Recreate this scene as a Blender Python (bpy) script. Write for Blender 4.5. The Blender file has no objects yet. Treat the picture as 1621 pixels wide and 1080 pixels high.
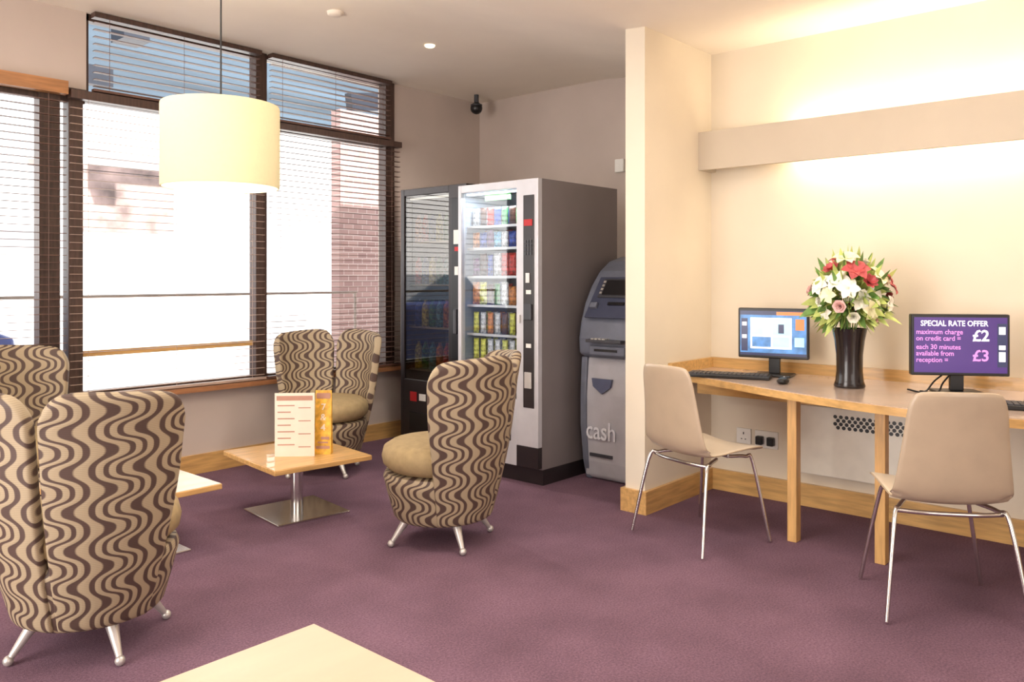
import bpy, bmesh, math, random
from mathutils import Vector, Matrix, Euler
random.seed(4)
D=bpy.data; C=bpy.context; SC=C.scene
COL=SC.collection
pi=math.pi
def rad(a): return math.radians(a)
def s2l(c): return tuple(((x/255)/12.92 if x/255<=0.04045 else ((x/255+0.055)/1.055)**2.4) for x in c)
# ------------------------------------------------------------------ materials
def mat(name,rgb,rough=0.5,metal=0.0,noise=0.06,scale=12,bump=0.0,bscale=None,emit=0,coat=0,stretch=None,spec=None):
    m=D.materials.new(name); m.use_nodes=True; nt=m.node_tree; N=nt.nodes; L=nt.links
    b=N['Principled BSDF']; c=s2l(rgb)
    b.inputs['Roughness'].default_value=rough; b.inputs['Metallic'].default_value=metal
    if spec is not None: b.inputs['Specular IOR Level'].default_value=spec
    if coat: b.inputs['Coat Weight'].default_value=coat
    tc=N.new('ShaderNodeTexCoord'); src=tc.outputs['Object']
    if stretch:
        mp=N.new('ShaderNodeMapping'); mp.inputs['Scale'].default_value=stretch; L.new(src,mp.inputs[0]); src=mp.outputs[0]
    nz=N.new('ShaderNodeTexNoise'); nz.inputs['Scale'].default_value=scale; nz.inputs['Detail'].default_value=4
    L.new(src,nz.inputs['Vector'])
    rp=N.new('ShaderNodeValToRGB')
    rp.color_ramp.elements[0].position=0.3; rp.color_ramp.elements[1].position=0.7
    rp.color_ramp.elements[0].color=(*[max(0,x*(1-noise*2)) for x in c],1)
    rp.color_ramp.elements[1].color=(*[min(1,x*(1+noise*2)) for x in c],1)
    L.new(nz.outputs['Fac'],rp.inputs[0]); L.new(rp.outputs[0],b.inputs['Base Color'])
    if emit:
        L.new(rp.outputs[0],b.inputs['Emission Color']); b.inputs['Emission Strength'].default_value=emit
    if bump:
        n2=N.new('ShaderNodeTexNoise'); n2.inputs['Scale'].default_value=bscale or scale*4; n2.inputs['Detail'].default_value=3
        L.new(src,n2.inputs['Vector'])
        bp=N.new('ShaderNodeBump'); bp.inputs['Strength'].default_value=bump; bp.inputs['Distance'].default_value=0.01
        L.new(n2.outputs['Fac'],bp.inputs['Height']); L.new(bp.outputs[0],b.inputs['Normal'])
    return m
M={}
M['wall']=mat('wall_paint',(224,214,202),0.8,noise=0.02,scale=3)
M['wallwarm']=mat('wall_paint_cream',(228,216,196),0.8,noise=0.015,scale=3)
M['wallgrey']=mat('wall_paint_grey',(196,181,171),0.8,noise=0.02,scale=3)
M['pelmet']=mat('pelmet_paint',(200,187,168),0.8,noise=0.02,scale=3)
M['ceil']=mat('ceiling_paint',(244,234,220),0.9,noise=0.015,scale=2)
M['oak']=mat('oak',(204,160,100),0.35,noise=0.10,scale=6,stretch=(1,9,9),coat=0.3)
M['oakY']=mat('oak_long',(206,164,104),0.3,noise=0.10,scale=6,stretch=(9,1,9),coat=0.4)
M['oakZ']=mat('oak_upright',(206,162,102),0.35,noise=0.10,scale=6,stretch=(9,9,1))
M['pale']=mat('pale_laminate',(208,186,160),0.35,noise=0.02,scale=3,stretch=(1,4,4),coat=0.15)
M['dkwood']=mat('dark_wood',(76,56,48),0.45,noise=0.15,scale=8,stretch=(8,8,1))
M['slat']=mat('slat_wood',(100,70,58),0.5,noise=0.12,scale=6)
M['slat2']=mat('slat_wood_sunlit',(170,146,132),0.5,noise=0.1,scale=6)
M['sill']=mat('sill_wood',(150,102,68),0.4,noise=0.12,scale=6,stretch=(1,9,9))
M['head']=mat('headrail_wood',(168,116,72),0.4,noise=0.12,scale=6,stretch=(1,9,9))
M['chrome']=mat('chrome',(215,212,208),0.2,1.0,noise=0.02)
M['silver']=mat('satin_silver',(205,200,195),0.35,0.6,noise=0.02)
M['cushion']=mat('tan_upholstery',(156,134,96),0.75,noise=0.06,scale=30,bump=0.15,bscale=300)
M['shellout']=mat('chair_shell_beige',(182,162,138),0.35,noise=0.02,coat=0.2)
M['shellin']=mat('chair_shell_lit',(224,210,190),0.35,noise=0.02,coat=0.2)  # paler inner face, light falling on the seat side put into the colour
M['black']=mat('black_plastic',(22,21,24),0.35,noise=0.05)
M['dkgrey']=mat('dark_grey_plastic',(60,60,66),0.4,noise=0.05)
M['white']=mat('white_plastic',(235,232,226),0.45,noise=0.02)
M['vgrey']=mat('machine_grey_steel',(130,121,121),0.4,0.2,noise=0.03,scale=3)
M['vsilver']=mat('machine_silver_frame',(200,198,202),0.35,0.3,noise=0.02)
M['vblack']=mat('machine_black',(42,35,36),0.3,0.1,noise=0.05)
M['vin']=mat('machine_interior',(130,140,154),0.5,noise=0.05)
M['atmlight']=mat('atm_light_grey',(180,179,186),0.4,noise=0.03)
M['atmblue']=mat('atm_slate_grey',(104,108,122),0.4,noise=0.05)
M['atmdark']=mat('atm_dark_slate',(64,68,88),0.3,noise=0.05)
M['atmemb']=mat('atm_emblem_slate',(90,96,122),0.3,noise=0.05)
M['atmtext']=mat('atm_pale_lettering',(222,223,230),0.4,noise=0.02)
M['red']=mat('red_print',(190,36,40),0.5,noise=0.04)
M['green']=mat('green_print',(110,170,96),0.5,noise=0.2,scale=40)
M['yellow']=mat('yellow_card',(222,168,60),0.5,noise=0.18,scale=30)
M['paper']=mat('white_card',(226,210,194),0.6,noise=0.02)
M['brownink']=mat('brown_print',(176,130,112),0.6,noise=0.04)
M['tube']=mat('light_tube',(255,236,190),0.5,noise=0.0,emit=4)
M['tube2']=mat('machine_light_tube',(235,245,255),0.5,noise=0.0,emit=2)
M['purple']=mat('screen_purple',(62,36,104),0.3,noise=0.05,scale=3,emit=0.8)
M['scrwhite']=mat('screen_white',(235,235,245),0.3,noise=0.02,emit=0.8)
M['scrlilac']=mat('screen_lilac_text',(205,130,200),0.3,noise=0.02,emit=0.8)
M['scrblue']=mat('screen_blue',(70,120,176),0.3,noise=0.2,scale=14,emit=0.8)
M['scrcyan']=mat('screen_pale_cyan',(160,220,232),0.3,noise=0.05,emit=0.9)
M['scrnavy']=mat('screen_navy',(40,46,80),0.3,noise=0.05,emit=0.7)
M['scrorange']=mat('screen_orange',(220,120,60),0.3,noise=0.05,emit=0.7)
M['vase']=mat('dark_vase_glass',(26,18,20),0.25,noise=0.05,coat=.3)
M['leaf']=mat('leaf_green',(112,150,76),0.5,noise=0.2,scale=20)
M['leaf2']=mat('leaf_lime',(196,208,120),0.5,noise=0.15,scale=20)
M['pcream']=mat('petal_cream',(252,246,232),0.5,noise=0.04)
M['pyellow']=mat('petal_pale_yellow',(246,238,196),0.5,noise=0.05)
M['ppink']=mat('petal_pink',(246,206,200),0.5,noise=0.06)
M['pred']=mat('petal_coral_red',(184,76,78),0.5,noise=0.15)
M['paveo']=mat('pavement_stone',(225,222,214),0.8,noise=0.05,scale=2)
M['facade']=mat('facade_white_render',(242,240,238),0.8,noise=0.02,scale=1)
M['facblue']=mat('facade_blue_grey',(60,74,86),0.6,noise=0.22,scale=1.5,stretch=(0.2,1,3))
M['extdark']=mat('dark_steel',(22,26,38),0.5,noise=0.1)
M['extred']=mat('reddish_window',(156,134,128),0.5,noise=0.3,scale=3)
M['railg']=mat('grey_rail',(150,140,132),0.5,noise=0.05)
M['cream']=mat('cream_enamel',(234,228,214),.4,noise=.02)
M['desk']=mat('desk_surface',(190,168,154),0.22,noise=.04,scale=4,coat=.4)
M['carblue']=mat('car_blue_paint',(58,70,120),0.35,noise=.03,coat=.6)
M['carglass']=mat('car_glass',(80,92,108),0.1,noise=.03,coat=.6)
def carpet():
    m=mat('purple_carpet',(128,99,114),0.95,noise=0.08,scale=3.0,bump=0.4,bscale=300,spec=0.15)
    nt=m.node_tree;N=nt.nodes;L=nt.links
    b=N['Principled BSDF']; rp=[n for n in N if n.type=='VALTORGB'][0]
    tc=[n for n in N if n.type=='TEX_COORD'][0]
    n3=N.new('ShaderNodeTexNoise'); n3.inputs['Scale'].default_value=120; n3.inputs['Detail'].default_value=4; n3.inputs['Roughness'].default_value=.7
    L.new(tc.outputs['Object'],n3.inputs['Vector'])
    r3=N.new('ShaderNodeValToRGB'); r3.color_ramp.elements[0].position=.36; r3.color_ramp.elements[1].position=.64
    r3.color_ramp.elements[0].color=(.60,.57,.61,1); r3.color_ramp.elements[1].color=(1.0,1.0,1.0,1)
    L.new(n3.outputs['Fac'],r3.inputs[0])
    mx=N.new('ShaderNodeMixRGB'); mx.blend_type='MULTIPLY'; mx.inputs[0].default_value=1
    L.new(rp.outputs[0],mx.inputs[1]); L.new(r3.outputs[0],mx.inputs[2]); L.new(mx.outputs[0],b.inputs['Base Color'])
    return m
M['carpet']=carpet()
SPC=0.053
def wave():
    m=D.materials.new('wave_upholstery'); m.use_nodes=True; nt=m.node_tree;N=nt.nodes;L=nt.links
    b=N['Principled BSDF']; b.inputs['Roughness'].default_value=0.6
    uv=N.new('ShaderNodeUVMap'); uv.uv_map='UVMap'
    sp=N.new('ShaderNodeSeparateXYZ'); L.new(uv.outputs[0],sp.inputs[0])
    def mth(op,a,bv=None,c=None):
        n=N.new('ShaderNodeMath'); n.operation=op
        for i,v in enumerate((a,bv,c)):
            if v is None: continue
            if isinstance(v,(int,float)): n.inputs[i].default_value=v
            else: L.new(v,n.inputs[i])
        return n.outputs[0]
    u=sp.outputs[0]; v=sp.outputs[1]
    s=mth('SINE',mth('MULTIPLY',v,2*pi/0.128))
    s=mth('MULTIPLY',s,mth('SUBTRACT',1.35,mth('MULTIPLY',mth('MULTIPLY',s,s),0.35)))
    amp=mth('MULTIPLY_ADD',mth('SINE',mth('MULTIPLY',u,2*pi/(SPC*4))),0.30,0.64)
    t=mth('ADD',mth('MULTIPLY',s,amp),mth('MULTIPLY',u,1/SPC))
    f=mth('FRACT',t)
    tri=mth('MULTIPLY',mth('ABSOLUTE',mth('SUBTRACT',f,0.5)),2)
    rp=N.new('ShaderNodeValToRGB'); e=rp.color_ramp.elements
    e[0].position=0.36; e[0].color=(*s2l((80,60,52)),1); e[1].position=0.52; e[1].color=(*s2l((168,150,122)),1)
    L.new(tri,rp.inputs[0])
    rib=mth('SINE',mth('MULTIPLY',v,2*pi/0.006))
    mx=N.new('ShaderNodeMixRGB'); mx.blend_type='MULTIPLY'; mx.inputs[0].default_value=1
    sh=N.new('ShaderNodeMapRange'); sh.inputs[1].default_value=-1; sh.inputs[2].default_value=1; sh.inputs[3].default_value=0.82; sh.inputs[4].default_value=1.05
    L.new(rib,sh.inputs[0]); L.new(rp.outputs[0],mx.inputs[1]); L.new(sh.outputs[0],mx.inputs[2]); L.new(mx.outputs[0],b.inputs['Base Color'])
    bp=N.new('ShaderNodeBump'); bp.inputs['Strength'].default_value=0.3; bp.inputs['Distance'].default_value=0.003
    L.new(tri,bp.inputs['Height']); L.new(bp.outputs[0],b.inputs['Normal'])
    return m
M['wave']=wave()
def brick():
    m=D.materials.new('brickwork'); m.use_nodes=True; nt=m.node_tree;N=nt.nodes;L=nt.links
    b=N['Principled BSDF']; b.inputs['Roughness'].default_value=0.9
    tc=N.new('ShaderNodeTexCoord'); mp=N.new('ShaderNodeMapping'); mp.inputs['Rotation'].default_value=(rad(90),0,0)
    L.new(tc.outputs['Object'],mp.inputs[0])
    br=N.new('ShaderNodeTexBrick'); br.inputs['Scale'].default_value=4.4
    br.inputs['Color1'].default_value=(*s2l((160,132,126)),1); br.inputs['Color2'].default_value=(*s2l((142,114,110)),1); br.inputs['Mortar'].default_value=(*s2l((178,160,154)),1)
    L.new(mp.outputs[0],br.inputs['Vector']); L.new(br.outputs[0],b.inputs['Base Color'])
    return m
M['brick']=brick()
def glass(name,tint,fac):
    m=D.materials.new(name); m.use_nodes=True; nt=m.node_tree;N=nt.nodes;L=nt.links
    N.remove(N['Principled BSDF']); out=[n for n in N if n.type=='OUTPUT_MATERIAL'][0]
    tr=N.new('ShaderNodeBsdfTransparent'); tr.inputs[0].default_value=(*tint,1)
    gl=N.new('ShaderNodeBsdfGlossy'); gl.inputs['Roughness'].default_value=0.02
    mx=N.new('ShaderNodeMixShader'); mx.inputs[0].default_value=fac; L.new(tr.outputs[0],mx.inputs[1]); L.new(gl.outputs[0],mx.inputs[2]); L.new(mx.outputs[0],out.inputs[0])
    return m
M['glass']=glass('clear_display_glass',(.94,.97,1.0),0.07)
M['glassdk']=glass('tinted_display_glass',(.6,.56,.5),0.11)
M['shade']=mat('lamp_shade_fabric',(226,213,170),0.9,noise=0.01,scale=60,emit=0.10)

# ------------------------------------------------------------------ helpers
def link(o,parent=None):
    COL.objects.link(o)
    if parent: o.parent=parent
    return o
def thing(name,label,cat,loc=(0,0,0),rz=0,group=None,parent=None):
    o=D.objects.new(name,None); o.empty_display_size=0.1; o.location=loc; o.rotation_euler=(0,0,rz)
    link(o,parent); o['label']=label; o['category']=cat
    if group:o['group']=group
    return o
def tag(o,label,cat,group=None):
    o['label']=label; o['category']=cat
    if group:o['group']=group
    return o
def from_bm(name,bm,mats,parent=None,smooth=False,loc=(0,0,0),rot=(0,0,0)):
    me=D.meshes.new(name); bm.normal_update(); bm.to_mesh(me); bm.free()
    if not isinstance(mats,(list,tuple)): mats=[mats]
    for k in mats: me.materials.append(M[k])
    if smooth:
        for p in me.polygons: p.use_smooth=True
        try: me.set_sharp_from_angle(angle=rad(55))
        except Exception: pass
    o=D.objects.new(name,me); o.location=loc; o.rotation_euler=rot
    link(o,parent); return o
def add_box(bm,a,b,mi=0,bev=0):
    x0,y0,z0=[min(p,q) for p,q in zip(a,b)]; x1,y1,z1=[max(p,q) for p,q in zip(a,b)]
    v=[bm.verts.new(p) for p in ((x0,y0,z0),(x1,y0,z0),(x1,y1,z0),(x0,y1,z0),(x0,y0,z1),(x1,y0,z1),(x1,y1,z1),(x0,y1,z1))]
    fs=[bm.faces.new([v[i] for i in q]) for q in ((0,3,2,1),(4,5,6,7),(0,1,5,4),(1,2,6,5),(2,3,7,6),(3,0,4,7))]
    for f in fs: f.material_index=mi
    if bev:
        es=list({e for f in fs for e in f.edges})
        r=bmesh.ops.bevel(bm,geom=es,offset=bev,segments=2,affect='EDGES',profile=0.5)
        for f in r['faces']: f.material_index=mi
def boxes(name,lst,mats,parent=None,bev=0,loc=(0,0,0),rot=(0,0,0)):
    bm=bmesh.new()
    for it in lst:
        mi=it[2] if len(it)>2 else 0
        add_box(bm,it[0],it[1],mi,bev)
    return from_bm(name,bm,mats,parent,loc=loc,rot=rot)
def box(name,a,b,m,parent=None,bev=0,loc=(0,0,0),rot=(0,0,0)): return boxes(name,[(a,b)],m,parent,bev,loc,rot)
def add_lathe(bm,prof,n=32,mi=0,c=(0,0,0),caps=True,uv=None):
    rings=[]
    for r,z in prof:
        rings.append([bm.verts.new((c[0]+r*math.cos(2*pi*i/n),c[1]+r*math.sin(2*pi*i/n),c[2]+z)) for i in range(n)])
    for j in range(len(prof)-1):
        for i in range(n):
            k=(i+1)%n
            f=bm.faces.new((rings[j][i],rings[j][k],rings[j+1][k],rings[j+1][i])); f.material_index=mi
            if uv is not None:
                U=[(i,j),(i+1,j),(i+1,j+1),(i,j+1)]
                for lp,(a,b) in zip(f.loops,U): lp[uv].uv=(a/n*SPC*36,prof[b][1])
    if caps:
        f=bm.faces.new(rings[0][::-1]); f.material_index=mi
        f=bm.faces.new(rings[-1]); f.material_index=mi
def lathe(name,prof,m,parent=None,n=32,loc=(0,0,0),rot=(0,0,0),caps=True):
    bm=bmesh.new(); add_lathe(bm,prof,n,caps=caps); return from_bm(name,bm,m,parent,True,loc,rot)
def add_tube(bm,pts,r,n=10,mi=0):
    pts=[Vector(p) for p in pts]; rs=r if isinstance(r,(list,tuple)) else [r]*len(pts)
    rings=[]; prev=None
    for i,p in enumerate(pts):
        if i==0: t=pts[1]-p
        elif i==len(pts)-1: t=p-pts[i-1]
        else: t=(pts[i+1]-p).normalized()+(p-pts[i-1]).normalized()
        t.normalize()
        if prev is None:
            a=Vector((0,0,1)) if abs(t.z)<.9 else Vector((1,0,0)); x=t.cross(a).normalized()
        else: x=(prev-t*prev.dot(t)).normalized()
        prev=x; y=t.cross(x)
        rings.append([bm.verts.new(p+(x*math.cos(2*pi*k/n)+y*math.sin(2*pi*k/n))*rs[i]) for k in range(n)])
    for j in range(len(rings)-1):
        for i in range(n):
            k=(i+1)%n; f=bm.faces.new((rings[j][i],rings[j][k],rings[j+1][k],rings[j+1][i])); f.material_index=mi
    bm.faces.new(rings[0][::-1]).material_index=mi; bm.faces.new(rings[-1]).material_index=mi
def tube(name,pts,r,m,parent=None,n=10):
    bm=bmesh.new(); add_tube(bm,pts,r,n); return from_bm(name,bm,m,parent,True)
def add_sphere(bm,c,r,mi=0,sc=(1,1,1),u=12,v=8):
    mtx=Matrix.Translation(c)@Matrix.Diagonal((*sc,1))
    res=bmesh.ops.create_uvsphere(bm,u_segments=u,v_segments=v,radius=r,matrix=mtx)
    for vv in res['verts']:
        for f in vv.link_faces: f.material_index=mi
def bez(pts,n=8):
    P=[Vector(p) for p in pts]; P=[P[0]*2-P[1]]+P+[P[-1]*2-P[-2]]; out=[]
    for i in range(1,len(P)-2):
        for k in range(n):
            t=k/n; a,b,c,d=P[i-1],P[i],P[i+1],P[i+2]
            out.append(0.5*((2*b)+(c-a)*t+(2*a-5*b+4*c-d)*t*t+(3*b-a-3*c+d)*t**3))
    out.append(P[-2]); return out
def extrude_poly(bm,pts,axis,a,b,mi=0):
    def P(p,t):
        if axis=='y': return (p[0],t,p[1])
        if axis=='z': return (p[0],p[1],t)
        return (t,p[0],p[1])
    A=[bm.verts.new(P(p,a)) for p in pts]; B=[bm.verts.new(P(p,b)) for p in pts]
    fs=[bm.faces.new(A),bm.faces.new(B[::-1])]
    n=len(pts)
    for i in range(n):
        k=(i+1)%n; fs.append(bm.faces.new((A[k],A[i],B[i],B[k])))
    for f in fs: f.material_index=mi
    bmesh.ops.recalc_face_normals(bm,faces=fs)
FRONT=(rad(90),0,rad(-90))
def text(name,body,size,loc,m,parent,rot=FRONT,align='LEFT',ext=0.0008,bold=0.0,sx=1):
    cu=D.curves.new(name,'FONT'); cu.body=body; cu.size=size; cu.extrude=ext; cu.offset=bold; cu.align_x=align; cu.resolution_u=3
    t=D.objects.new(name+'_c',cu); COL.objects.link(t); C.view_layer.update()
    me=D.meshes.new_from_object(t); D.objects.remove(t)
    me.materials.clear(); me.materials.append(M[m]); me.name=name
    o=D.objects.new(name,me); o.location=loc; o.rotation_euler=rot; o.scale=(sx,1,1); link(o,parent); return o
def structure(o): o['kind']='structure'; return o
def subsurf(o,l=2):
    s=o.modifiers.new('s','SUBSURF'); s.levels=l; s.render_levels=l
def bevelmod(o,w=.01,seg=3):
    s=o.modifiers.new('b','BEVEL'); s.width=w; s.segments=seg; s.limit_method='ANGLE'
def clone(root,name,loc,rz,label=None,group=None):
    o=root.copy(); COL.objects.link(o); o.name=name; o.location=loc; o.rotation_euler=(0,0,rz)
    if label:o['label']=label
    def rec(src,dst):
        for ch in src.children:
            c=ch.copy(); COL.objects.link(c); c.parent=dst; rec(ch,c)
    rec(root,o); return o

# ------------------------------------------------------------------ room
WN=5.08; CH=2.85; CL=2.64; SILL=.575; TR=2.34
structure(box('floor',(-2.2,-2.2,-.1),(5.5,5.28,0),'carpet'))
structure(box('ceiling',(-2.2,-2.2,CH),(5.5,5.28,CH+.15),'ceil'))
bm=bmesh.new(); prof=[(-2,CL),(2.30,CL)]
for i in range(1,25):
    t=i/24; prof.append((2.30+1.5*t,CL+(CH-.001-CL)*(3*t*t-2*t**3)))
prev=None
for y,z in prof:
    cur=(bm.verts.new((-2,y,z)),bm.verts.new((5.3,y,z)))
    if prev: bm.faces.new((prev[0],cur[0],cur[1],prev[1]))
    prev=cur
structure(from_bm('ceiling_lowered',bm,'ceil',None,True))
structure(boxes('wall_north',[((-2.2,WN,0),(5.5,WN+.2,SILL-.03)),((4.30,WN,SILL-.03),(5.5,WN+.2,CH)),((-2.2,WN,SILL-.03),(.5,WN+.2,CH)),((.5,WN,TR+.05),(1.94,WN+.2,CH))],'wallgrey'))
structure(box('wall_east',(5.3,2.51,0),(5.5,WN,CH),'wallgrey'))
structure(box('wall_east_alcove',(4.53,-2.2,0),(4.73,2.386,CL+.05),'wallwarm'))
structure(box('wall_partition',(3.78,2.386,0),(5.3,2.51,CL+.02),'wallwarm'))
structure(box('wall_south',(-2.2,-2.2,0),(5.5,-2,CH),'wall'))
structure(box('wall_west',(-2.2,-2,0),(-2,WN,CH),'wall'))
bh=.125
structure(box('baseboard_north',(-2,WN-.02,0),(5.3,WN,bh),'oak'))
structure(box('baseboard_east',(5.28,2.53,0),(5.3,WN-.02,bh),'oakY'))
structure(box('baseboard_alcove',(4.51,-2,0),(4.53,2.366,bh),'oakY'))
structure(boxes('baseboard_partition',[((3.76,2.366,0),(4.53,2.386,bh)),((3.76,2.386,0),(3.78,2.51,bh)),((3.76,2.51,0),(4.1,2.53,bh))],'oak'))
fy0,fy1=WN+.02,WN+.08
structure(boxes('window_1',[((1.685,WN-.005,SILL),(1.795,fy1,TR)),((.5,fy0,SILL),(.56,fy1,TR)),((.5,fy0,TR-.03),(1.94,fy1,TR+.05)),((.5,fy0,SILL),(1.94,fy1,SILL+.03))],'dkwood'))
structure(boxes('window_2',[((1.84,WN-.005,SILL),(1.92,fy1,TR)),((1.925,fy0,TR+.05),(1.96,fy1,CH)),((3.055,WN-.005,SILL),(3.14,fy1,CH)),((1.94,fy0,TR-.015),(3.053,fy1,TR+.04)),((1.925,fy0,CH-.04),(3.053,fy1,CH)),((1.925,fy0,SILL),(3.053,fy1,SILL+.03))],'dkwood'))
structure(boxes('window_3',[((4.21,WN-.005,SILL),(4.30,fy1,CH)),((3.15,fy0,TR-.015),(4.20,fy1,TR+.04)),((3.15,fy0,CH-.03),(4.2,fy1,CH)),((3.15,fy0,SILL),(4.2,fy1,SILL+.03))],'dkwood'))
structure(box('trim_1',(.5,WN-.10,SILL-.03),(4.36,WN+.10,SILL),'sill'))
structure(box('trim_2',(1.925,fy0+.01,.81),(3.053,fy1-.01,.845),'oak'))
def blind(x0,x1,z0,z1,head,w,sp,m,label,tilt=0.0,hm='dkwood'):
    r=thing('venetian_blind',label,'blind',(x0,WN-.045,z0),0,'venetian blinds in the windows')
    L=x1-x0; H=z1-z0
    box('headrail',(0,-.03,H-head),(L,.03,H),hm,r)
    bm=bmesh.new(); z=.03
    c,s=math.cos(tilt)*w/2,math.sin(tilt)*w/2
    while z<H-head-.01:
        v=[bm.verts.new(p) for p in ((0.005,-c,z-s),(L-.005,-c,z-s),(L-.005,c,z+s),(0.005,c,z+s),(0.005,-c,z-s+.003),(L-.005,-c,z-s+.003),(L-.005,c,z+s+.003),(0.005,c,z+s+.003))]
        for q in ((0,3,2,1),(4,5,6,7),(0,1,5,4),(1,2,6,5),(2,3,7,6),(3,0,4,7)): bm.faces.new([v[i] for i in q])
        z+=sp
    from_bm('slats',bm,m,r)
    box('bottom_rail',(0,-.02,0),(L,.02,.015),m,r)
    for f in (.08,.5,.92): tube('cord',[(L*f,-w/2-.001,.01),(L*f,-w/2-.001,H-head)],.0015,m,r,4)
    return r
blind(.56,1.815,SILL+.005,TR+.07,.075,.034,.042,'slat','dark wood venetian blind with a thick brown headrail',hm='head')
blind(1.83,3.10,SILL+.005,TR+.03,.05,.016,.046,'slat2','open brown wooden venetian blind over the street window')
blind(3.12,4.32,SILL+.005,TR+.03,.045,.034,.040,'slat','open dark wooden venetian blind beside the vending machines')
blind(1.96,3.06,TR+.04,CH-.005,.03,.036,.042,'slat','upper dark venetian blind below the ceiling')
blind(3.14,4.22,TR+.04,CH-.005,.03,.04,.040,'slat','upper dark venetian blind with closely set slats')

# ------------------------------------------------------------------ outside
structure(box('ground',(-12,5.28,-.25),(22,30,-.12),'paveo'))
b=thing('building','pale rendered building with blue-grey upper storey across the street','building',(0,10,-.12))
box('lower_facade',(-14,0,0),(20,1,3.5),'facade',b)
box('upper_facade',(-14,.05,3.5),(20,1,10),'facblue',b)
box('window',(3.75,-.03,1.95),(4.85,.0,2.65),'extred',b)
box('window_head',(3.2,-.04,2.66),(4.9,.0,2.72),'extred',b)
tag(box('brick_pier',(4.90,6.6,-.12),(5.55,6.75,2.95),'brick'),'pale red brick pier standing outside the window','pier')
cn=thing('canopy','dark steel canopy beams outside the upper window','canopy',(3.4,8,-.12))
box('beam',(0,0,3.72),(.25,.3,4.25),'extdark',cn)
box('beam',(.25,0,4.0),(1.9,.2,4.20),'extdark',cn)
box('beam',(-1.6,0,3.22),(-.1,.1,3.40),'extdark',cn)
o=box('sign_bracket',(-.5,-.05,-.09),(.45,.05,.09),'extdark',None,0,(5.55,6.67,3.12),(0,rad(-8),0)); tag(o,'dark steel bracket on top of the brick pier','bracket')
r=thing('street_railing','slim grey metal railing outside the window','railing',(1.2,5.95,-.12))
tube('rail',[(0,0,1.27),(3.4,0,1.27)],.012,'railg',r)
for x in (.02,3.38): tube('post',[(x,0,0),(x,0,1.27)],.012,'railg',r)
car=thing('car','blue car parked on the street by the white building','car',(.55,8.1,-.12))
bm=bmesh.new(); extrude_poly(bm,[(-2.0,.3),(-2.05,.75),(-1.9,1.0),(-1.2,1.08),(.6,1.08),(1.5,1.06),(1.95,.86),(2.0,.3)],'y',0,1.6); o=from_bm('body',bm,'carblue',car); bevelmod(o,.04)
bm=bmesh.new(); extrude_poly(bm,[(-1.6,1.06),(-1.2,1.42),(-.3,1.45),(.45,1.07)],'y',.12,1.48); o=from_bm('cabin_windows',bm,'carglass',car); bevelmod(o,.03)
box('number_plate',(2.0,.55,.45),(2.012,1.05,.56),'white',car)
for x in (-1.25,1.25):
    for y in (.16,1.62):
        lathe('wheel',[(.2,0),(.31,.02),(.31,.16),(.2,.18)],'black',car,28,(x,y,.31),(rad(90),0,0))

# ------------------------------------------------------------------ tub chairs
def RT(z):
    k=max(0,(z-.13)/(.92-.13)); return .238+.150*k**.95+.016*math.sin(pi*min(1,k*1.2))
def tub_chair():
    r=thing('tub_chair','round tub chair in brown and beige wave fabric with split back','chair',group='wave-patterned tub chairs')
    bm=bmesh.new(); uv=bm.loops.layers.uv.new('UVMap')
    bp_=[(.10,.118),(.20,.119),(.222,.124),(.234,.138)]+[(RT(z)-.006,z) for z in (.17,.21,.25,.29,.325)]+[(RT(.34)-.02,.348),(.2,.36),(.05,.36)]
    add_lathe(bm,bp_,48,uv=uv)
    from_bm('base',bm,'wave',r,True)
    o=lathe('seat_cushion',[(.05,.352),(.2,.352),(.258,.362),(.286,.39),(.292,.425),(.282,.465),(.245,.488),(.15,.50),(.04,.502)],'cushion',r,48); 
    o['label']='plain tan seat cushion'
    def petal(sgn):
        bm=bmesh.new(); uv=bm.loops.layers.uv.new('UVMap')
        NT,NZ=22,18; t0,t1=rad(1.6),rad(78); g=[]
        for i in range(NT+1):
            a=i/NT; top=.935-.04*a-.09*abs(2*a-1)**8-(.02*(1-a)**5)
            row=[]
            for j in range(NZ+1):
                b=j/NZ; z=.122+(top-.122)*b
                sh=rad(6)*max(0,(.62-z))/.5
                th=t0+(t1-sh-t0)*a
                rr=RT(z)+.006; ang=pi+sgn*th
                row.append((bm.verts.new((rr*math.cos(ang),rr*math.sin(ang),z)),(sgn*th*.36,z)))
            g.append(row)
        for i in range(NT):
            for j in range(NZ):
                q=[g[i][j],g[i+1][j],g[i+1][j+1],g[i][j+1]]
                if sgn<0:q=q[::-1]
                f=bm.faces.new([x[0] for x in q])
                for lp,x in zip(f.loops,q): lp[uv].uv=x[1]
        o=from_bm('backrest',bm,'wave',r,True)
        s=o.modifiers.new('t','SOLIDIFY'); s.thickness=.05; s.offset=-1 
        subsurf(o,2); return o
    petal(1); petal(-1)
    for a in (45,135,225,315):
        ca,sa=math.cos(rad(a)),math.sin(rad(a))
        bm=bmesh.new()
        add_tube(bm,[(ca*.18,sa*.18,.125),(ca*.205,sa*.205,.09),(ca*.256,sa*.256,.022)],[.024,.018,.010],14)
        add_sphere(bm,(ca*.260,sa*.260,.017),.017)
        o=from_bm('leg',bm,'silver',r,True); o['label']='tapered silver leg with ball foot'
    return r
tc=tub_chair(); tc.location=(2.76,2.90,0); tc.rotation_euler=(0,0,rad(113)); tc['label']='wave-patterned tub chair seen from behind, facing the low table'
clone(tc,'tub_chair',(1.17,3.01,0),rad(42),'wave-patterned tub chair turned away, beside the white-topped low table')
clone(tc,'tub_chair',(3.20,4.49,0),rad(221),'wave-patterned tub chair under the window behind the menu cards')
clone(tc,'tub_chair',(1.48,4.56,0),rad(-60),'wave-patterned tub chair against the window sill')

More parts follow.
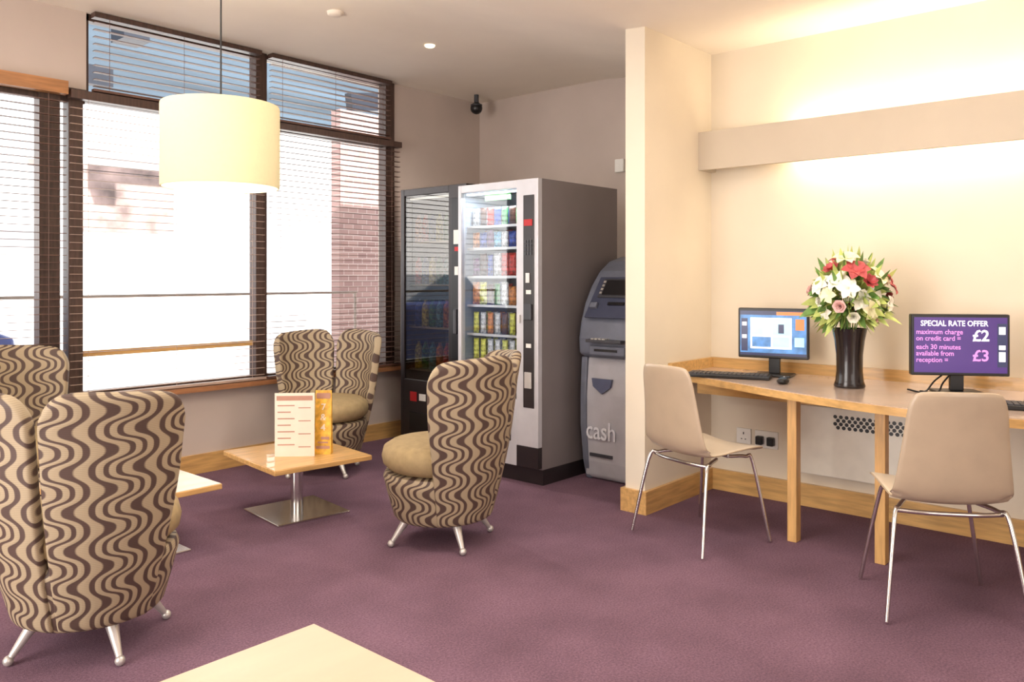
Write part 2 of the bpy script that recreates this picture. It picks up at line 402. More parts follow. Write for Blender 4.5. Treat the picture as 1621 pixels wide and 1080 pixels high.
# ------------------------------------------------------------------ low tables
def low_table(label,top,x,y,loc,rz=0):
    r=thing('coffee_table',label,'table',loc,rz,'low square pedestal tables')
    boxes('tabletop',[((-x,-y,.295),(x,y,.32))],'oak',r,.003)
    boxes('top_veneer',[((-x+.004,-y+.004,.3195),(x-.004,y-.004,.322))],top,r)
    lathe('pedestal',[(.034,.012),(.034,.15),(.034,.295)],'chrome',r,32)
    box('base_plate',(-.21,-.21,0),(.21,.21,.012),'chrome',r,.003)
    return r
low_table('low pedestal table with oak top holding menu cards','oak',.28,.32,(2.56,3.84,0),rad(-7))
low_table('low pedestal table with pale glossy top and steel base','pale',.3,.33,(1.65,3.86,0))
low_table('low pedestal table with pale laminate top and brown edge','pale',.3,.35,(1.03,1.56,0))
mc=thing('menu_card','white standing menu card with brown print','menu',(2.50,3.77,.322),rad(46))
boxes('card',[((0,-.105,0),(.004,.105,.34))],'paper',mc)
L=[((-.001,-.095,.30),(.0,.095,.325))]
for i in range(7):
    z=.27-i*.035; L.append(((-.001,.02 if i%2 else .0,z),(.0,.09,z+.006)))
    if i%2==0: L.append(((-.001,-.085,z-.012),(.0,-.02,z-.007)))
boxes('print',L,'brownink',mc)
mc2=thing('table_card','yellow folded table card with white lettering','card',(2.63,3.70,.322),rad(40))
bm=bmesh.new(); extrude_poly(bm,[(0,0),(.05,0),(.028,.345),(.022,.345)],'y',-.044,.044); from_bm('card',bm,'yellow',mc2)
for i,t in enumerate(('7','&','4')):
    text('lettering',t,.055,(.001+(.235-i*.055)*.064,.0,.235-i*.055),'paper',mc2,(rad(90),rad(0),rad(-90)),'CENTER',bold=.0005)
boxes('header',[((.017,-.038,.30),(.020,.038,.33))],'brownink',mc2)
boxes('footer',[((.0,-.038,.03),(.003,.038,.045)),((.002,-.028,.06),(.005,.028,.068)),((.003,-.034,.08),(.006,.01,.095))],'brownink',mc2)

# ------------------------------------------------------------------ pendant lamp
pl=thing('pendant_lamp','cream fabric drum pendant lamp hanging on a thin cord','lamp',(1.895,3.443,0))
tube('cord',[(0,0,CH),(0,0,2.02)],.004,'black',pl)
lathe('ceiling_rose',[(.05,CH-.03),(.05,CH)],'white',pl,24)
bm=bmesh.new(); add_lathe(bm,[(.256,1.69),(.258,1.70),(.258,2.05),(.256,2.06),(.250,2.06),(.250,1.69),(.256,1.69)],64,caps=False)
from_bm('lamp_shade',bm,'shade',pl,True)
bm=bmesh.new()
for a in range(3): add_tube(bm,[(0,0,2.02),(.252*math.cos(a*2.094),.252*math.sin(a*2.094),2.05)],.003,6)
add_tube(bm,[(0,0,2.04),(0,0,1.93)],.02,10)
from_bm('shade_carrier',bm,'silver',pl)
bm=bmesh.new(); add_sphere(bm,(0,0,1.89),.04,u=16,v=12); from_bm('bulb',bm,'tube',pl,True)

# ------------------------------------------------------------------ vending machines
def snack_machine():
    r=thing('vending_machine','tall grey steel snack vending machine with lit glass front','vending machine',(3.83,3.17,0))
    W,Dp,H=.69,.84,1.89
    boxes('body',[((.03,0,.10),(Dp,.012,H)),((.03,W-.012,.10),(Dp,W,H)),((.03,.012,H-.02),(Dp,W-.012,H)),((Dp-.02,.012,.1),(Dp,W-.012,H-.02)),((.03,.012,.1),(Dp,W-.012,.12)),((.04,.18,.12),(Dp-.02,.19,H-.02))],'vgrey',r)
    box('kickplate',(.05,.01,0),(Dp-.01,W-.01,.10),'vblack',r)
    boxes('liner',[((.5,.19,.12),(.51,W-.012,H-.02)),((.03,W-.02,.5),(.5,W-.012,H-.02))],'vin',r)
    d=boxes('door',[((-.01,0,.24),(.03,.175,H)),((-.01,W-.028,.11),(.03,W,H)),((-.01,.175,H-.05),(.03,W-.028,H)),((-.01,.175,.11),(.03,W-.028,.52)),((-.01,0,.11),(.03,.175,.24),1)],['vsilver','vblack'],r,.003)
    box('glass_pane',(.005,.17,.52),(.011,W-.028,H-.05),'glass',d)
    boxes('delivery_flap',[((-.018,.22,.26),(-.008,W-.07,.42))],'vblack',d,.003)
    cp=boxes('control_panel',[((-.016,.03,.48),(-.008,.115,H-.10))],'vblack',d,.003)
    box('display',(-.020,.04,1.60),(-.015,.105,1.64),'red',cp)
    bm=bmesh.new()
    for i in range(4):
        for j in range(3): add_box(bm,(-.021,.043+j*.022,1.42+i*.025),(-.015,.059+j*.022,1.438+i*.025))
    from_bm('keypad',bm,'dkgrey',cp)
    boxes('coin_slot',[((-.022,.06,1.25),(-.015,.09,1.31))],'silver',cp)
    boxes('note_reader',[((-.03,.042,1.02),(-.015,.103,1.12))],'dkgrey',cp,.004)
    boxes('coin_return',[((-.024,.045,.60),(-.015,.10,.70))],'silver',cp,.003)
    for i,z in enumerate((.85,1.18)): box('price_sticker',(-.018,.05,z),(-.0155,.09,z+.025),'white',cp)
    box('top_banner',(.07,.30,1.785),(.08,.52,1.835),'green',r)
    box('lock',(-.02,.14,1.0),(-.008,.155,1.05),'silver',d)
    zs=[.57,.745,.92,1.11,1.30,1.485,1.63]
    for z in zs:
        boxes('shelf',[((.06,.20,z-.02),(.5,W-.02,z-.008)),((.055,.20,z-.022),(.06,W-.02,z-.006),1)],['vin','silver'],r)
    box('light_tube',(.04,.20,1.825),(.06,W-.03,1.838),'tube2',r)
    return r,zs,W
vm,zs,W=snack_machine()
pcols=[(186,54,44),(232,194,80),(40,66,150),(236,232,226),(66,134,76),(206,120,60),(92,48,94),(90,160,196),(80,50,38)]
pk=[mat('packet_%d'%i,c,.35,noise=.45,scale=45) for i,c in enumerate(pcols)]
def packet_mesh(w,h,t):
    bm=bmesh.new(); n=6; G=[[],[]]
    for s in (0,1):
        for i in range(n+1):
            row=[]
            for j in range(n+1):
                a,b=i/n,j/n; bul=(math.sin(pi*a)*math.sin(pi*b))**.5*t/2+.0008
                row.append(bm.verts.new((bul*(1 if s else -1),(a-.5)*w*(1-.06*math.sin(pi*b)),b*h)))
            G[s].append(row)
        for i in range(n):
            for j in range(n):
                q=(G[s][i][j],G[s][i+1][j],G[s][i+1][j+1],G[s][i][j+1]); bm.faces.new(q if s else q[::-1])
    for i in range(n):
        for (p,q) in (((i,0),(i+1,0)),((i,n),(i+1,n)),((0,i),(0,i+1)),((n,i),(n,i+1))):
            bm.faces.new((G[0][p[0]][p[1]],G[0][q[0]][q[1]],G[1][q[0]][q[1]],G[1][p[0]][p[1]]))
    bmesh.ops.recalc_face_normals(bm,faces=bm.faces)
    me=D.meshes.new('snack_packet'); bm.to_mesh(me); bm.free(); me.materials.append(M['white'])
    for p in me.polygons:p.use_smooth=True
    return me
pm=[packet_mesh(.063,.15,.03),packet_mesh(.048,.14,.028),packet_mesh(.062,.105,.03),packet_mesh(.060,.122,.03)]
names=['red','yellow','blue','white','green','orange','purple','light blue','brown']
rows=[(1,[2,3,2,7,2,3,3]),(1,[1,3,1,3,3,1,1]),(1,[3,1,8,3,5,3,1]),(0,[8,5,3,4,8,1,0]),(3,[3,8,0,3,2,8,6]),(2,[8,2,3,0,8,4,5]),(3,[0,8,4,2,1,8,3])]
for k,z in enumerate(zs):
    sh,cs=rows[k]
    for j in range(7):
        for dd in range(2):
            ci=cs[j]; s_=sh
            if k in (3,4): s_=random.choice((0,0,1,3))
            if k==5: s_=random.choice((2,3))
            if k>=3 and random.random()<.35: ci=random.randrange(9)
            o=D.objects.new('snack_packet',pm[s_]); COL.objects.link(o)
            o.location=(3.83+.10+.12*dd,3.17+.215+.025+j*.0645,z-.0075)
            o.rotation_euler=(0,0,random.uniform(-.06,.06))
            o.material_slots[0].link='OBJECT'; o.material_slots[0].material=pk[ci]
            tag(o,names[ci]+' foil snack packet upright on a vending shelf','snack','snack packets in the vending machine')
def drinks_machine():
    r=thing('vending_machine','black drinks vending machine with dark reflective glass front','vending machine',(4.08,4.03,0))
    W,Dp,H=.70,.80,1.945
    boxes('body',[((.03,0,.08),(Dp,.012,H)),((.03,W-.012,.08),(Dp,W,H)),((.03,.012,H-.02),(Dp,W-.012,H)),((Dp-.02,.012,.08),(Dp,W-.012,H-.02)),((.03,.012,.08),(Dp,W-.012,.12)),((.45,.012,.12),(.46,W-.012,H-.02))],'vblack',r)
    box('kickplate',(.06,.02,0),(Dp-.01,W-.02,.08),'black',r)
    d=boxes('door',[((-.01,0,.09),(.03,.18,H)),((-.01,W-.04,.09),(.03,W,H)),((-.01,.18,H-.05),(.03,W-.04,H)),((-.01,.18,.09),(.03,W-.04,.52))],'vblack',r,.003)
    box('glass_pane',(.000,.18,.52),(.006,W-.04,H-.05),'glassdk',d)
    cp=boxes('control_panel',[((-.016,.03,.7),(-.008,.15,1.85))],'black',d,.003)
    box('price_sticker',(-.019,.06,1.52),(-.0155,.12,1.62),'white',cp)
    box('price_sticker',(-.019,.075,1.30),(-.0155,.11,1.36),'white',cp)
    box('logo',(-.019,.07,1.47),(-.0155,.11,1.50),'red',cp)
    boxes('door_handle',[((-.045,.07,.88),(-.012,.10,1.06))],'dkgrey',d,.008)
    box('logo',(-.014,.52,.36),(-.009,.59,.43),'red',d)
    box('logo',(-.014,.42,.37),(-.009,.49,.42),'white',d)
    boxes('delivery_flap',[((-.018,.22,.14),(-.008,.6,.28))],'black',d,.003)
    z4=[.60,.92,1.24,1.56]
    for z in z4: box('shelf',(.06,.19,z-.02),(.44,W-.02,z-.008),'silver',r)
    box('light_tube',(.04,.20,1.87),(.06,W-.05,1.883),'tube2',r)
    return z4
z4=drinks_machine()
bmsh=bmesh.new(); add_lathe(bmsh,[(.026,0),(.03,.01),(.03,.13),(.024,.165),(.012,.19),(.012,.205)],16); bm_=D.meshes.new('drink_bottle'); bmsh.to_mesh(bm_); bmsh.free(); bm_.materials.append(M['white'])
for p in bm_.polygons:p.use_smooth=True
for k,z in enumerate(z4):
    for j in range(6):
        ci=[2,0,5,7,4,1][(j+k)%6]
        o=D.objects.new('drink_bottle',bm_); COL.objects.link(o); o.location=(4.08+.11,4.03+.24+j*.078,z-.0075)
        o.material_slots[0].link='OBJECT'; o.material_slots[0].material=pk[ci]
        tag(o,names[ci]+' soft drink bottle standing on a vending shelf','bottle','drink bottles in the vending machine')

# ------------------------------------------------------------------ cash machine
am=thing('cash_machine','freestanding grey and slate-blue cash machine with curved top','cash machine',(4.20,2.63,0))
aw=.48
bm=bmesh.new(); extrude_poly(bm,[(.05,.0),(.02,.02),(.0,.12),(-.02,.35),(-.02,.55),(.0,.78),(.52,.78),(.52,0)],'y',0.0,aw)
o=from_bm('lower_body',bm,'atmlight',am); bevelmod(o,.02)
bm=bmesh.new(); extrude_poly(bm,[(.0,.78),(-.05,.80),(-.055,.90),(-.035,1.0),(.01,1.12),(.08,1.23),(.17,1.325),(.28,1.39),(.40,1.42),(.52,1.43),(.52,.78)],'y',0.0,aw)
o=from_bm('upper_housing',bm,'atmblue',am); bevelmod(o,.02)
for y in (aw-.045,0.0):
    bm=bmesh.new(); extrude_poly(bm,[(.03,.0),(-.005,.12),(-.034,.35),(-.034,.55),(-.02,.78),(.01,.78),(.02,.3),(.06,.0)],'y',y,y+.045)
    o=from_bm('side_trim',bm,'atmblue',am); bevelmod(o,.008)
f=boxes('fascia',[((-.012,.06,-.15),(.0,aw-.055,.16))],'atmdark',am,.004,(.030,0,1.15),(0,rad(36),0))
boxes('screen_bezel',[((-.022,.09,-.005),(-.012,aw-.10,.14))],'dkgrey',f,.004)
box('screen',(-.025,.105,.012),(-.021,aw-.13,.125),'black',f)
boxes('button',[((-.026,.093,.02+i*.028),(-.020,.101,.035+i*.028)) for i in range(4)]+[((-.026,aw-.124,.02+i*.028),(-.020,aw-.108,.035+i*.028)) for i in range(4)],'silver',f)
boxes('card_slot',[((-.035,aw-.13,-.09),(-.012,aw-.08,-.05))],'atmblue',f,.004)
boxes('receipt_outlet',[((-.022,.16,-.06),(-.012,.28,-.04))],'black',f)
kp=boxes('keypad',[((-.115,.12,.882),(-.045,aw-.10,.90))],'dkgrey',am,.003)
bm=bmesh.new()
for i in range(3):
    for j in range(4): add_box(bm,(-.108+i*.02,.24+j*.028,.90),(-.094+i*.02,.26+j*.028,.906))
from_bm('keys',bm,'silver',kp)
boxes('cash_slot',[((-.075,.12,.80),(-.045,aw-.10,.86))],'atmblue',am,.008)
boxes('slot_opening',[((-.078,.17,.825),(-.073,aw-.14,.84))],'black',am)
bm=bmesh.new(); extrude_poly(bm,[(.25,.60),(.315,.555),(.38,.60),(.39,.65),(.24,.65)],'x',-.034,-.018)
from_bm('emblem',bm,'atmemb',am)
boxes('printed_strip',[((-.014,.25,.155),(-.004,.42,.175))],'dkgrey',am)
text('lettering','cash',.16,(-.026,.44,.27),'atmtext',am,ext=.002,bold=.001,sx=.82)

# ------------------------------------------------------------------ fittings
o=lathe('ceiling_spotlight',[(.028,-.012),(.034,-.006),(.034,0)],'tube',None,24,(3.75,4.06,CH)); tag(o,'small lit recessed ceiling spotlight','light')
o=lathe('smoke_detector',[(.035,-.022),(.045,-.015),(.048,0)],'ceil',None,24,(2.91,3.97,CH)); tag(o,'round white smoke detector on the ceiling','smoke detector')
sc=thing('security_camera','dark dome security camera by the ceiling corner','camera',(5.03,4.86,CH))
lathe('mount',[(.035,-.105),(.05,-.095),(.05,-.085),(.02,-.075),(.02,0)],'dkgrey',sc,24)
bm=bmesh.new(); add_sphere(bm,(0,0,-.115),.052,u=20,v=12); from_bm('dome',bm,'black',sc,True)
o=box('wall_sensor',(5.27,3.52,2.10),(5.3,3.60,2.20),'white',None,.004); tag(o,'small white sensor box on the wall','sensor')
wl=thing('wall_light','long plastered pelmet light washing the wall above and below','light',(4.53,0,0))
boxes('pelmet',[((-.16,-1.2,1.92),(-.13,2.386,2.146)),((-.13,2.355,1.92),(0,2.386,2.146)),((-.13,-1.2,2.02),(0,2.355,2.04))],'pelmet',wl)
box('light_tube',(-.08,-.9,2.045),(-.055,1.95,2.065),'tube',wl)
box('light_tube',(-.08,-.9,1.995),(-.055,1.95,2.015),'tube',wl)

# ------------------------------------------------------------------ desk
dk=thing('desk','long oak computer desk with curved front edge along the wall','desk',(0,0,0))
pts=bez([(4.04,2.384,0),(4.03,2.25,0),(3.90,1.93,0),(3.74,1.55,0),(3.62,1.15,0),(3.60,.75,0),(3.68,.3,0),(3.8,-.3,0)],8)
poly=[(4.529,-.3),(4.529,2.384)]+[(p.x,p.y) for p in pts]
bm=bmesh.new(); extrude_poly(bm,poly,'z',.703,.737); from_bm('desktop_edge',bm,'oakY',dk)
cx=lambda p:(p[0]+ (0.012 if p[0]<4.4 else -.001),min(p[1],2.37))
bm=bmesh.new(); extrude_poly(bm,[cx(p) for p in poly],'z',.736,.740); from_bm('desktop',bm,'desk',dk)
boxes('upstand',[((4.505,-.3,.74),(4.529,2.384,.80)),((4.02,2.36,.74),(4.505,2.384,.80))],'oakY',dk)
for x,y in ((3.88,1.60),(3.84,1.18),(4.0,-.2)):
    box('leg',(x-.025,y-.02,0),(x+.03,y+.025,.703),'oakZ',dk,.002)
boxes('apron',[((4.2,-.25,.62),(4.23,2.3,.703))],'oakY',dk)
rd=thing('radiator','cream panel heater with perforated grille fixed beneath the desk','radiator',(4.53,0,0))
box('panel',(-.09,1.05,.20),(-.0,1.80,.58),'cream',rd,.006)
bm=bmesh.new()
for i in range(4):
    for j in range(14):
        y=1.20+j*.030+(.015 if i%2 else 0); z=.475+i*.019
        bmesh.ops.create_circle(bm,cap_ends=True,radius=.0105,segments=10,matrix=Matrix.Translation((-.0915,y,z))@Matrix.Rotation(rad(-90),4,'Y'))
o=from_bm('grille',bm,'black',rd); o['kind']='stuff'
sk=thing('wall_socket','white wall socket low on the wall under the desk','socket',(4.53,2.17,.30),0,'wall sockets under the desk')
box('plate',(-.012,-.045,0),(0,.045,.09),'white',sk,.003)
boxes('pin_holes',[((-.0135,-.003,.055),(-.0115,.003,.068)),((-.0135,-.016,.025),(-.0115,-.008,.03)),((-.0135,.008,.025),(-.0115,.016,.03))],'black',sk)
sk=thing('wall_socket','white double wall socket with two black plugs','socket',(4.53,2.03,.29),0,'wall sockets under the desk')
box('plate',(-.012,-.07,0),(0,.07,.10),'white',sk,.003)
for y in (-.034,.034): boxes('plug',[((-.045,y-.02,.02),(-.012,y+.02,.07))],'black',sk,.006)

# ------------------------------------------------------------------ monitors
def monitor(loc,rz,label,w,h,zc):
    r=thing('computer_monitor',label,'monitor',loc,rz)
    boxes('stand',[((-.06,-.10,0),(.10,.10,.012)),((.02,-.03,.012),(.045,.03,zc))],'black',r,.004)
    boxes('housing',[((-.018,-w/2,zc-h/2),(.022,w/2,zc+h/2))],'black',r,.006)
    return r
X=-.019
zc=.235
m1=monitor((4.30,1.89,.741),rad(12),'black desktop monitor showing a blue web page',.375,.275,zc)
def px(m,y0,y1,z0,z1,k=0): return ((X-.0006*(k+1),y0,z0),(X-.0006*k+.0003,y1,z1),m)
S=[px(0,-.176,.176,zc-.122,zc+.122),px(3,-.176,.176,zc+.10,zc+.122,1),px(4,-.17,-.02,zc+.10,zc+.118,2),
 px(1,-.10,.12,zc-.085,zc+.085,1),px(2,-.095,.115,zc-.01,zc+.08,2),px(1,.0,.05,zc-.005,zc+.06,3),px(3,-.06,-.03,zc+.0,zc+.05,3),
 px(2,-.09,.0,zc-.075,zc-.02,2),px(0,.01,.11,zc-.075,zc-.02,2),px(4,-.165,-.12,zc+.02,zc+.08,1),px(2,-.165,-.115,zc-.07,zc-.02,1),px(3,.135,.17,zc-.1,zc+.08,1),px(1,.14,.165,zc+.04,zc+.06,2),px(1,.14,.165,zc-.03,zc-.01,2),px(3,-.176,.176,zc-.122,zc-.108,1)]
boxes('screen',S,['scrblue','scrwhite','scrcyan','scrnavy','scrorange'],m1)
zc=.228
m2=monitor((4.21,.955,.741),rad(32),'black desktop monitor showing a purple price offer notice',.425,.285,zc)
boxes('screen',[px(0,-.20,.20,zc-.128,zc+.128),px(1,-.198,-.158,zc-.10,zc+.10,1),px(2,-.192,-.164,zc+.05,zc+.085,2),px(2,-.192,-.164,zc-.02,zc+.0,2),px(2,-.192,-.164,zc-.075,zc-.03,2)],['purple','scrnavy','scrwhite'],m2)
XT=X-.001
text('lettering','SPECIAL RATE OFFER',.036,(XT,.172,zc+.088),'scrwhite',m2,bold=.0006,sx=.86)
for i,t in enumerate(('maximum charge','on credit card =')): text('lettering',t,.032,(XT,.192,zc+.050-i*.030),'scrlilac',m2,bold=.0003,sx=.92)
for i,t in enumerate(('each 30 minutes','available from','reception =')): text('lettering',t,.032,(XT,.192,zc-.02-i*.030),'scrlilac',m2,bold=.0003,sx=.92)
text('lettering','£2',.072,(XT,-.05,zc+.02),'scrwhite',m2,bold=.0014)
text('lettering','£3',.072,(XT,-.05,zc-.072),'scrlilac',m2,bold=.0014)
tube('power_cable',bez([(.03,.0,.12),(.02,.06,.05),(-.02,.10,.008),(.03,.16,.006)],6),.004,'black',m2,6)
tube('power_cable',bez([(.03,.0,.13),(.03,.09,.06),(.0,.15,.006),(.08,.2,.006)],6),.004,'black',m2,6)
def keyboard(loc,rz,label):
    r=thing('keyboard',label,'keyboard',loc,rz)
    boxes('case',[((-.07,-.22,0),(.07,.22,.018))],'black',r,.004)
    bm=bmesh.new()
    for i in range(5):
        for j in range(18): add_box(bm,(-.060+i*.024,-.205+j*.023,.018),(-.041+i*.024,-.186+j*.023,.024))
    o=from_bm('keys',bm,'dkgrey',r); o['kind']='stuff'
keyboard((4.09,2.05,.741),rad(18),'black computer keyboard on the oak desk')
keyboard((3.93,.60,.741),rad(18),'black computer keyboard by the second monitor')
ms=thing('computer_mouse','small black mouse on the desk','mouse',(4.03,1.72,.741),rad(10))
bm=bmesh.new(); add_sphere(bm,(0,0,.014),.03,sc=(1.7,1,.6),u=20,v=12)
bmesh.ops.bisect_plane(bm,geom=bm.verts[:]+bm.edges[:]+bm.faces[:],plane_co=(0,0,0.001),plane_no=(0,0,-1),clear_outer=True)
from_bm('body',bm,'black',ms,True)
box('wheel',(.018,-.003,.024),(.030,.003,.034),'silver',ms)

# ------------------------------------------------------------------ vase + flowers
VL=Vector((4.12,1.42,.741))
o=lathe('vase',[(.070,0),(.074,.008),(.066,.03),(.061,.08),(.062,.16),(.070,.23),(.082,.290),(.078,.290),(.064,.23),(.056,.16),(.055,.08),(.055,.03),(.02,.015)],'vase',None,40,VL); tag(o,'tall flared black glass vase on the desk','vase')
fl=thing('flower_arrangement','large loose bouquet of cream lilies, coral blooms and greenery','flowers',VL+Vector((0,0,.02)))
cen=Vector((0,0,.41))
def flower(kind,pos,nrm,size):
    bm=bmesh.new(); q=nrm.to_track_quat('Z','Y').to_matrix().to_4x4(); T=Matrix.Translation(pos)@q
    if kind=='lily': n,lay=6,1
    elif kind=='rose': n,lay=6,4
    else: n,lay=8,2
    for l in range(lay):
        for i in range(n):
            a=2*pi*(i+.5*l)/n+random.uniform(-.1,.1); sz=size*(1-.17*l)
            tilt=[.5,.9,1.2,1.4][l] if kind!='lily' else .55
            R=Matrix.Rotation(a,4,'Z'); K=5; rows_=[]
            for k in range(K+1):
                t=k/K; w=sz*.32*math.sin(pi*min(1,.12+t*.88))**.8*(1.5 if kind=='rose' else 1)
                d=t*sz; zz=d*math.sin(tilt)-(t**2*sz*.45 if kind=='lily' else 0)+l*.003; xx=d*math.cos(tilt)*(1 if kind!='rose' else .8)
                rows_.append([bm.verts.new(T@R@Vector((xx,s*w,zz+abs(s)*w*.3))) for s in (-1,0,1)])
            for k in range(K):
                for s in range(2): bm.faces.new((rows_[k][s],rows_[k+1][s],rows_[k+1][s+1],rows_[k][s+1]))
    return bm
def leafbm(bm,pos,d,size,mi,wid=.22,droop=.35):
    d=d.normalized(); side=d.cross(Vector((random.uniform(-1,1),random.uniform(-1,1),random.uniform(-.3,1)))).normalized(); K=5; rr=[]
    for k in range(K+1):
        t=k/K; w=size*wid*math.sin(pi*min(1,.06+t*.94))**.9; p=pos+d*size*t+Vector((0,0,-droop*size*t*t))
        rr.append([bm.verts.new(p-side*w),bm.verts.new(p+Vector((0,0,-w*.3))),bm.verts.new(p+side*w)])
    for k in range(K):
        for s in range(2):
            f=bm.faces.new((rr[k][s],rr[k+1][s],rr[k+1][s+1],rr[k][s+1])); f.material_index=mi
def rdir(zmin=-.2):
    while 1:
        v=Vector([random.gauss(0,1) for _ in range(3)]).normalized()
        if v.z>zmin: return v
bm=bmesh.new()
for i in range(380):
    v=rdir(-.85); p=cen+Vector((v.x*.11,v.y*.11,v.z*.12+.01)); leafbm(bm,p,v+Vector((0,0,.35)),random.uniform(.05,.11),0 if i%5<2 else 1,random.choice((.14,.2,.28)))
for i in range(60):
    v=rdir(.25); leafbm(bm,cen+v*.11,v+Vector((0,0,.9)),random.uniform(.10,.18),1 if i%4 else 0,.09,.05)
for i in range(40):
    a=i*.7; v=Vector((math.cos(a),math.sin(a),random.uniform(-.1,.5))); leafbm(bm,cen+v*.10-Vector((0,0,random.uniform(0,.08))),v,random.uniform(.10,.15),i%2,.18,.4)
o=from_bm('leaves',bm,['leaf','leaf2'],fl,True); o['kind']='stuff'
bm=bmesh.new()
for i in range(14):
    v=rdir(.2); add_tube(bm,[(v.x*.02,v.y*.02,.03),(v.x*.035,v.y*.035,.25),cen+v*.11],.003,5)
o=from_bm('stems',bm,'leaf',fl,True); o['kind']='stuff'
dirs=[];n=50
for i in range(n):
    z=1-(i+.5)/n*1.65; a=i*2.39996; rr=math.sqrt(max(0,1-z*z)); dirs.append(Vector((rr*math.cos(a),rr*math.sin(a),z)))
for i,v in enumerate(dirs):
    kind,m=[('lily','pcream'),('lily','pred'),('rose','pcream'),('lily','pcream'),('lily','pyellow'),('rose','ppink'),('lily','pcream'),('carnation','ppink'),('lily','pyellow'),('carnation','pred'),('lily','pcream')][i%11]
    p=cen+Vector((v.x*.165,v.y*.165,v.z*.18+.025))*random.uniform(.72,1.16)
    p.z=max(p.z,.30)
    bm=flower(kind,p,(v+Vector((0,0,.2))).normalized(),random.uniform(.055,.082) if kind=='lily' else random.uniform(.042,.052))
    from_bm(kind,bm,m,fl,True)
# ------------------------------------------------------------------ shell chairs
def shell_chair(loc,rz,label):
    r=thing('side_chair',label,'chair',loc,rz,'beige shell chairs at the desk')
    prof=bez([(.235,0,.425),(.20,0,.45),(.05,0,.447),(-.10,0,.437),(-.165,0,.452),(-.200,0,.50),(-.218,0,.60),(-.235,0,.72),(-.262,0,.87)],4)
    n=len(prof); bm=bmesh.new(); g=[]; K=10
    for i,p in enumerate(prof):
        t=i/(n-1); w=.205
        if t>.5: w=.222-.058*((t-.5)/.5)
        if t<.12: w*= (1-.35*((.12-t)/.12)**2)
        if t>.93: w*= (1-.12*((t-.93)/.07)**2)
        row=[]
        for k in range(K+1):
            s=-1+2*k/K
            bend=.03*s*s
            off=Vector((bend*1.0,0,0)) if t>.55 else Vector((0,0,bend*.55))
            if .45<t<=.55: off=Vector((bend*.6,0,bend*.5))
            if t>.97: off+=Vector((0,0,-.010*s**4))
            row.append(bm.verts.new(Vector((p.x,s*w,p.z))+off))
        g.append(row)
    for i in range(n-1):
        for k in range(K): bm.faces.new((g[i][k],g[i+1][k],g[i+1][k+1],g[i][k+1]))
    bmesh.ops.recalc_face_normals(bm,faces=bm.faces)
    o=from_bm('seat_shell',bm,['shellin','shellout'],r,True)
    up=sum((p.normal.z for p in o.data.polygons),0)
    if up<0: o.data.flip_normals()
    s=o.modifiers.new('t','SOLIDIFY'); s.thickness=.012; s.offset=-1; s.material_offset=1; s.material_offset_rim=1
    subsurf(o,1)
    for sy in (-1,1):
        tube('leg',bez([(.05,sy*.13,.418),(.14,sy*.155,.412),(.175,sy*.17,.38),(.22,sy*.235,.009)],5),.0085,'chrome',r,12)
        tube('leg',bez([(-.03,sy*.13,.412),(-.12,sy*.175,.405),(-.165,sy*.20,.37),(-.235,sy*.245,.009)],5),.0085,'chrome',r,12)
    tube('seat_frame',[(.05,-.13,.418),(.05,.13,.418)],.0085,'chrome',r); 
    tube('seat_frame',bez([(-.135,-.185,.398),(-.165,-.10,.40),(-.17,0,.40),(-.165,.10,.40),(-.135,.185,.398)],5),.0085,'chrome',r)
    return r
shell_chair((3.63,1.965,0),rad(-17),'beige shell chair on thin chrome legs, pulled up by the partition')
shell_chair((3.50,.87,0),rad(31),'beige shell chair on chrome legs, back turned, at the purple screen')

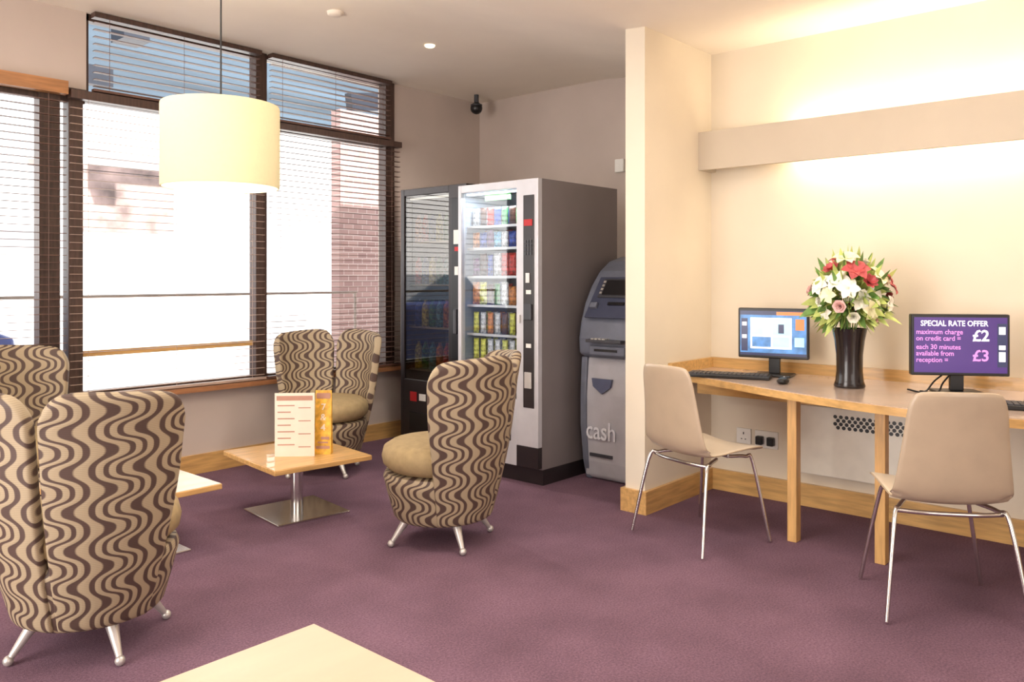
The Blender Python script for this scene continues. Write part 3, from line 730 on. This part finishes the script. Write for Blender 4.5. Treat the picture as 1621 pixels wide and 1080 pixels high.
# ------------------------------------------------------------------ lights
def area(name,loc,sx,sy,p,col,rot=(0,0,0)):
    l=D.lights.new(name,'AREA'); l.shape='RECTANGLE'; l.size=sx; l.size_y=sy; l.energy=p; l.color=col
    o=D.objects.new(name,l); o.location=loc; o.rotation_euler=rot; link(o); return o
warm=(1,.92,.82)
area('ceiling_fill',(1.9,1.9,2.6),1.4,1.4,32,warm)  # this and the next two: unseen fill lamps added overhead to brighten the room
area('ceiling_fill',(1.2,3.3,2.8),1.0,1.0,34,warm)
area('ceiling_fill',(3.0,.8,2.6),.8,1.2,17,warm)
area('fill_west',(-1.9,2.6,1.3),3.4,2.2,205,(1,.96,.92),(0,rad(-90),0))  # added fill panel behind the camera, lifts walls and ceiling, no window there
area('fill_south',(.6,-1.9,1.3),3.4,2.2,58,(1,.96,.92),(rad(90),0,0))  # second added fill from the unseen south side, no window behind it
area('pelmet_uplight',(4.465,.5,2.075),.08,2.7,15,(1,.88,.68),(pi,0,0))
area('pelmet_downlight',(4.465,.5,1.985),.08,2.7,11.5,(1,.88,.68))
l=D.lights.new('spot','SPOT'); l.energy=75; l.spot_size=rad(150); l.spot_blend=.8; l.color=warm; l.shadow_soft_size=.05
o=D.objects.new('ceiling_spot',l); o.location=(3.75,4.06,2.82); link(o)
l=D.lights.new('pendant','POINT'); l.energy=21; l.color=(1,.89,.70); l.shadow_soft_size=.06
o=D.objects.new('pendant_glow',l); o.location=(1.895,3.443,1.86); link(o)
area('vending_glow',(3.91,3.56,1.815),.06,.4,4.5,(.85,.94,1))
l=D.lights.new('sun','SUN'); l.energy=14; l.angle=.02; l.color=(1,.98,.95)
o=D.objects.new('sun',l); o.rotation_euler=Vector((.25,1,-.75)).to_track_quat('-Z','Y').to_euler(); link(o)
w=D.worlds.new('sky'); SC.world=w; w.use_nodes=True; bg=w.node_tree.nodes['Background']; bg.inputs[0].default_value=(.92,.95,1,1); bg.inputs[1].default_value=2.6
SC.view_settings.view_transform='Standard'
# ------------------------------------------------------------------ camera
cd=D.cameras.new('camera'); cd.sensor_width=36; cd.lens=36*1290/1621; cd.shift_y=-100/1621; cd.clip_start=.05
co=D.objects.new('camera',cd); co.location=(0,0,1.28); co.rotation_euler=(rad(90),0,-math.atan2(.749,.663)); link(co); SC.camera=co
